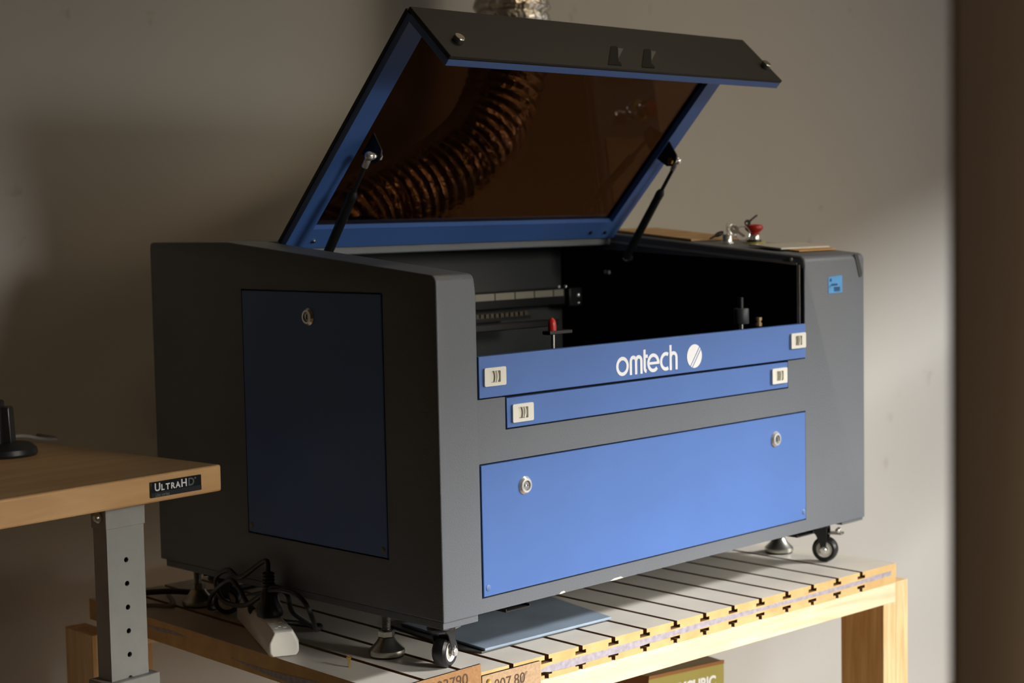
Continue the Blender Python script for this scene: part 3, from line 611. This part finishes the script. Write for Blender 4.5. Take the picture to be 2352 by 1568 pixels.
# cables behind at the back left of the table
tag(MB().tube(bez([(-.045, .74, ZTAB+.006), (-.01, .705, ZTAB+.016), (.03, .682, ZTAB+.016), (.1, .66, ZTAB+.006), (.22, .66, ZTAB+.005)], 8), .0048, 10).build('power_cable', RUBBER, None, smooth=True), 'black cable running past the rear levelling foot', 'cable')
tag(MB().tube(bez([(-.052, .70, ZTAB+.004), (-.02, .66, ZTAB+.005), (.008, .64, ZTAB+.004), (.05, .72, ZTAB+.004)], 8), .0034, 10).build('grey_cable', CABLEG, None, smooth=True), 'thin grey cable on the table edge beside the bench leg', 'cable')
# loose brass screw on the table
sc = MB().lathe([(0, 0), (.0016, .0002), (.0018, .0095), (.0038, .0135), (.0040, .0148), (.0020, .0148), (.0018, .0130), (0, .0130)], (-.0380, .1500, ZTAB+.0001), (.0, .02, 1), 16).build('brass_screw', BRASS, None, smooth=True)
tag(sc, 'tiny brass screw standing on its tip on the grey slat', 'screw')

# ------------------------------------------------------------------ things on and behind the engraver
# bunch of keys hanging from the key switch
KB = thing('key_bunch', 'bunch of metal keys stuck in the key switch beside the red button', 'keys', (kx, ky, kz+.016))
MK = mat('worn_key_metal', (.32, .29, .25), .3, 1.0)
def key(p, d, nrm, L, wd, m):
    d = Vector(d).normalized(); nrm = Vector(nrm); nrm = (nrm-d*nrm.dot(d)).normalized(); sdd = d.cross(nrm); p = Vector(p)
    bow = [(wd*math.cos(2*PI*k/16)*1.0, wd*math.sin(2*PI*k/16)) for k in range(16)]; hl = [(wd*.35*math.cos(2*PI*k/10)-wd*.3, wd*.35*math.sin(2*PI*k/10)) for k in range(10)]
    k3 = lambda a, b, e: tuple(p+d*a+sdd*b+nrm*e)
    o_ = MB().prism(bow, [hl], k3, -.0009, .0009)
    o_.prism([(wd*.8, -wd*.3), (L, -wd*.3), (L+.003, 0), (L, wd*.32), (L*.8, wd*.22), (L*.7, wd*.34), (L*.55, wd*.2), (L*.42, wd*.36), (wd*.8, wd*.36)], [], k3, -.0008, .0008)
    return o_.build('key', m, KB)
key((kx, ky, kz+.0262), (0, 0, -1), (.7, -.7, 0), .0165, .0085, CHROME)
key((kx-.012, ky+.008, kz+.0165), (-.75, .7, -.50), (.3, -.5, .8), .016, .0085, BLACKP)
key((kx+.012, ky-.008, kz+.0235), (.80, -.65, -.75), (-.5, -.5, .5), .019, .008, MK)
key((kx+.030, ky-.022, kz+.0350), (.60, -.55, .62), (-.5, -.5, 0), .020, .0055, mat('dark_key', (.06, .05, .04), .4))
def ring(c, n_, R1, r_, m, nm): 
    MB().lathe([(R1+r_*math.cos(2*PI*k/8), r_*math.sin(2*PI*k/8)) for k in range(8)], c, n_, 24, True).build(nm, m, KB, smooth=True)
ring((kx+.022, ky-.017, kz+.0165), (-.7, -.6, .2), .0125, .0011, CHROME, 'split_ring'); ring((kx+.010, ky-.006, kz+.0235), (-.2, -.9, .3), .0095, .001, CHROME, 'split_ring')
# sheets lying on the sloping top
def topsheet(name, label, pts, lift, th, m, cat='sheet'):
    P = [(a, b) for a, b in pts]; o_ = MB().prism(P, [], lambda a, b, d: (a, b, min(topz(b), ZT)+lift+d), 0, th).build(name, m, None, .0006); return tag(o_, label, cat)
topsheet('acrylic_sheet', 'milky white sheet lying flat on the right top of the engraver', [(.850, .066), (.994, .066), (.9955, .13), (.852, .135)], .0032, .0030, CLEARW)
topsheet('veneer_sheet', 'orange wood sheet sticking out below the milky white sheet', [(.874, .046), (.990, .050), (.990, .128), (.874, .13)], .0008, .0022, ORANGE)
topsheet('plywood_sheet', 'tan plywood sheet on the engraver top behind the keys', [(.834, .245), (.975, .245), (.975, .44), (.834, .44)], .0008, .0042, PLY)
# blue tape note on the right post
tn = MB().prism([(.8905, .5938), (.9318, .5942), (.9316, .6095), (.9306, .6232), (.8925, .6212), (.8902, .6190)], [], XZ, -.0006, 0.0).build('tape_note', TAPE, None)
tag(tn, 'square of blue masking tape with handwriting on the right post', 'tape')
hw = MB()
def scr(pts, z0, x0, sc_=1.0):
    q = [(x0+a*sc_, -.0008, z0+b*sc_) for a, b in pts]; hw.tube(q, .00045, 5)
scr([(0, 0), (.002, .005), (.003, 0)], .6135, .8935); scr([(0, 0), (0, .006)], .613, .8985); scr([(0, 0), (.003, .004)], .6035, .8935)
for k in range(5): scr([(0, 0), (.0018, .0045), (.0030, .0005)], .6062, .8985+k*.0038, .8)
for k in range(4): scr([(0, 0), (.0005, .0075), (.0030, .0072), (.0036, -.0005)], .5965, .9065+k*.0045)
hw.build('handwriting', INK, tn)
# foil exhaust duct
raw = bez([(.952, .785, 3.0), (.952, .785, 2.2), (.952, .785, 1.60), (.950, .785, 1.35), (.948, .785, 1.20), (.940, .785, 1.06), (.905, .785, .955), (.840, .785, .875), (.740, .785, .810), (.635, .785, .770), (.545, .782, .742), (.490, .776, .718), (.455, .770, .690)], 30)
path = [raw[0]]; acc = 0.0
for p, q in zip(raw, raw[1:]):
    L_ = (q-p).length; t_ = .0035-acc
    while t_ <= L_: path.append(p+(q-p)*(t_/L_)); t_ += .0035
    acc = L_-(t_-.0035)
tot = len(path)
def rf(q): k = q*(tot-1); return .0722+.0062*abs(math.sin(k*PI/7))+.0008*math.sin(k*1.7)
du = MB().tube(path, .07, 40, rf).build('exhaust_duct', FOIL, None, smooth=True)
tag(du, 'ribbed foil exhaust duct rising behind the open lid', 'duct')
port = MB().lathe([(.0, 0), (.065, 0), (.065, .05), (0, .05)], (.455, .655, .66), (0, 1, .5), 28).build('exhaust_port', GREYD, EN, smooth=True)

# ------------------------------------------------------------------ product box under the table
BX = thing('printer_box', 'olive cardboard box with white lettering under the work table', 'box', (.70, .29, FZ))
bz = -.030; c0 = Vector((.6105, .1667, 0)); c1 = Vector((.7715, .1352, 0))
bx = (c1-c0).normalized(); by = Vector((-bx.y, bx.x, 0)); bl = (c1-c0).length; bd = .30
mb = MB().obox((c0+c1)/2+by*bd/2+Vector((0, 0, (bz+FZ)/2)), bx, by, (0, 0, 1), bl/2, bd/2, (bz-FZ)/2)
def pk(p):
    if p.normal.z > .5: return 2
    return 0 if p.normal.dot(-by) > .5 else 1
mb.build('carton', OLIVE, BX, mats=[OLIVE, CARD, TAUPE], pick=pk)
fo = c0-by*.0006
MB().obox((c0+c1)/2+by*.0001+Vector((0, 0, bz-.0012)), bx, by, (0, 0, 1), bl/2, .0012, .0030).build('carton_edge', CARD, BX)
text_mesh('lettering', 'ANYCUBIC', .0268, WHITE, BX, frame((fo.x+bx.x*.032, fo.y+bx.y*.032, bz-.040), bx, (0, 0, 1)), .0004, .98, .86, .0010)

# ------------------------------------------------------------------ workbench at the left
BA = math.radians(4.5); B0 = Vector((-.0964, .3501, FZ)); BH = .3922-FZ; BT = .0378
WB = thing('workbench', 'wooden topped workbench on grey adjustable steel legs', 'workbench', B0, rotz=BA, local=True)
top = MB().box(-1.3, 0, 0, .60, BH-BT, BH).build('bench_top', BEECH, WB, .0035, seg=3)
bd_ = MB().box(-.1255, -.0385, -.0028, .001, BH-.0305, BH-.0090).build('badge', mat('badge_black', (.012, .013, .015), .25), WB, .0006)
bd_['label'] = 'black badge with chrome lettering'
CH2 = mat('chrome_letters', (.80, .81, .82), .3, .2); CHD = mat('shaded_letters', (.10, .105, .12), .4)
Y_ = -.0030; z1_ = BH-.0215; LX_ = -.1200
def btext(nm, s_, x, sz, m_, z=z1_, sx=1.0, bold=.0003): return text_mesh(nm, s_, sz, m_, bd_, frame((x, Y_, z), (1, 0, 0), (0, 0, 1)), .0006, 1.0, sx, bold)
btext('letter', 'U', LX_, .0150, CH2)
for k, ch_ in enumerate('LTRA'): btext('letter', ch_, LX_+.0112+k*.0080+(0, .0, .0006, .0010)[k], .0116, CH2)
btext('letter', 'H', LX_+.0452, .0150, CH2); btext('letter', 'D', LX_+.0574, .0150, CHD); btext('mark', 'o', LX_+.0692, .0046, CHD, z1_+.0082)
MB().box(-.1252, -.0388, -.0031, -.0027, BH-.0302, BH-.0235).build('badge_band', mat('badge_grey', (.03, .032, .037), .2), bd_)
btext('small_text', 'Lite series', -.1190, .0062, mat('dim_letters', (.16, .16, .16), .4), BH-.0292, .95, .0)
# legs
def bleg(x0, y0, full=True):
    z1 = BH-BT; dp = .030; fl = .108-FZ
    MB().box(x0-.0018, x0+.0638, y0-.002, y0+dp+.002, z1-.036, z1).build('leg_sleeve', LEGM, WB, .001)
    prof_h = []
    if full:
        for k in range(6):
            zc_ = .2725-FZ-k*.0331
            prof_h.append([(x0+.031+.0037*math.cos(2*PI*i/14), zc_+.0037*math.sin(2*PI*i/14)) for i in range(14)])
    MB().prism([(x0, .02), (x0+.062, .02), (x0+.062, z1), (x0, z1)], prof_h, XZ, y0, y0+.003).build('leg_face', LEGM, WB)
    m = MB(); m.box(x0, x0+.003, y0+.003, y0+dp, .02, z1); m.box(x0+.059, x0+.062, y0+.003, y0+dp, .02, z1); m.box(x0+.003, x0+.059, y0+dp-.003, y0+dp, .02, z1)
    m.build('leg', LEGM, WB); box('leg_lining', BLACK, WB, x0+.004, x0+.058, y0+.016, y0+.018, .02, z1-.01)
    box('leg_outer', LEGM, WB, x0-.010, x0+.074, y0-.010, y0+dp+.010, 0, fl, bevel=.0015)
    MB().lathe([(0, 0), (.0078, 0), (.0078, .0016), (.0050, .0024), (.0048, .006), (.003, .0075), (0, .0075)], (x0-.0018, y0+.014, z1-.020), (-1, 0, 0), 16).build('leg_bolt', STEEL, WB, smooth=True)
bleg(-.162, .050); bleg(-.162, .52, False); bleg(-1.25, .05, False); bleg(-1.25, .52, False)
box('end_rail', LEGM, WB, -.155, -.110, .09, .51, .10, .14, bevel=.001)
# black stand and cable on the bench
bw = lambda x, y: B0+Matrix.Rotation(BA, 3, 'Z') @ Vector((x, y, 0))
def benchpt(x, y): return (x, y)
SD = thing('device_stand', 'black device on a round foot at the left end of the bench', 'stand', (-.245, .690, BH+FZ))
zt_ = BH+FZ
MB().lathe([(0, .0002), (.045, .0002), (.047, .004), (.045, .011), (.036, .018), (.012, .022), (0, .022)], (-.243, .690, zt_), (0, 0, 1), 32).build('foot', BLACKP, SD, smooth=True)
MB().obox((-.268, .700, zt_+.050), (.707, -.707, 0), (.707, .707, 0), (0, 0, 1), .026, .014, .034).build('housing', BLACKP, SD, .004)
MB().obox((-.243, .685, zt_+.046), (.707, -.707, 0), (.707, .707, 0), (-.05, 0, 1), .010, .012, .028).build('upright', RUBBER, SD, .003)
tag(MB().tube(bez([(-.235, .72, zt_+.022), (-.19, .735, zt_+.020), (-.15, .755, zt_+.010), (-.11, .775, zt_+.004), (-.105, .84, zt_+.004)], 8), .0032, 10).build('desk_cable', CABLEG, None, smooth=True), 'grey cable curving over the bench from the black device', 'cable')
tag(MB().tube(bez([(-.175, .62, -.02), (-.18, .60, -.10), (-.215, .585, -.20), (-.235, .58, -.32), (-.20, .6, FZ+.004), (-.1, .66, FZ+.004)], 8), .0040, 10).build('hanging_cable', CABLEG, None, smooth=True), 'grey cable hanging behind the bench leg', 'cable')
for o_ in bpy.data.objects:
    for k_ in ('_root', '_off'):
        if k_ in o_: del o_[k_]
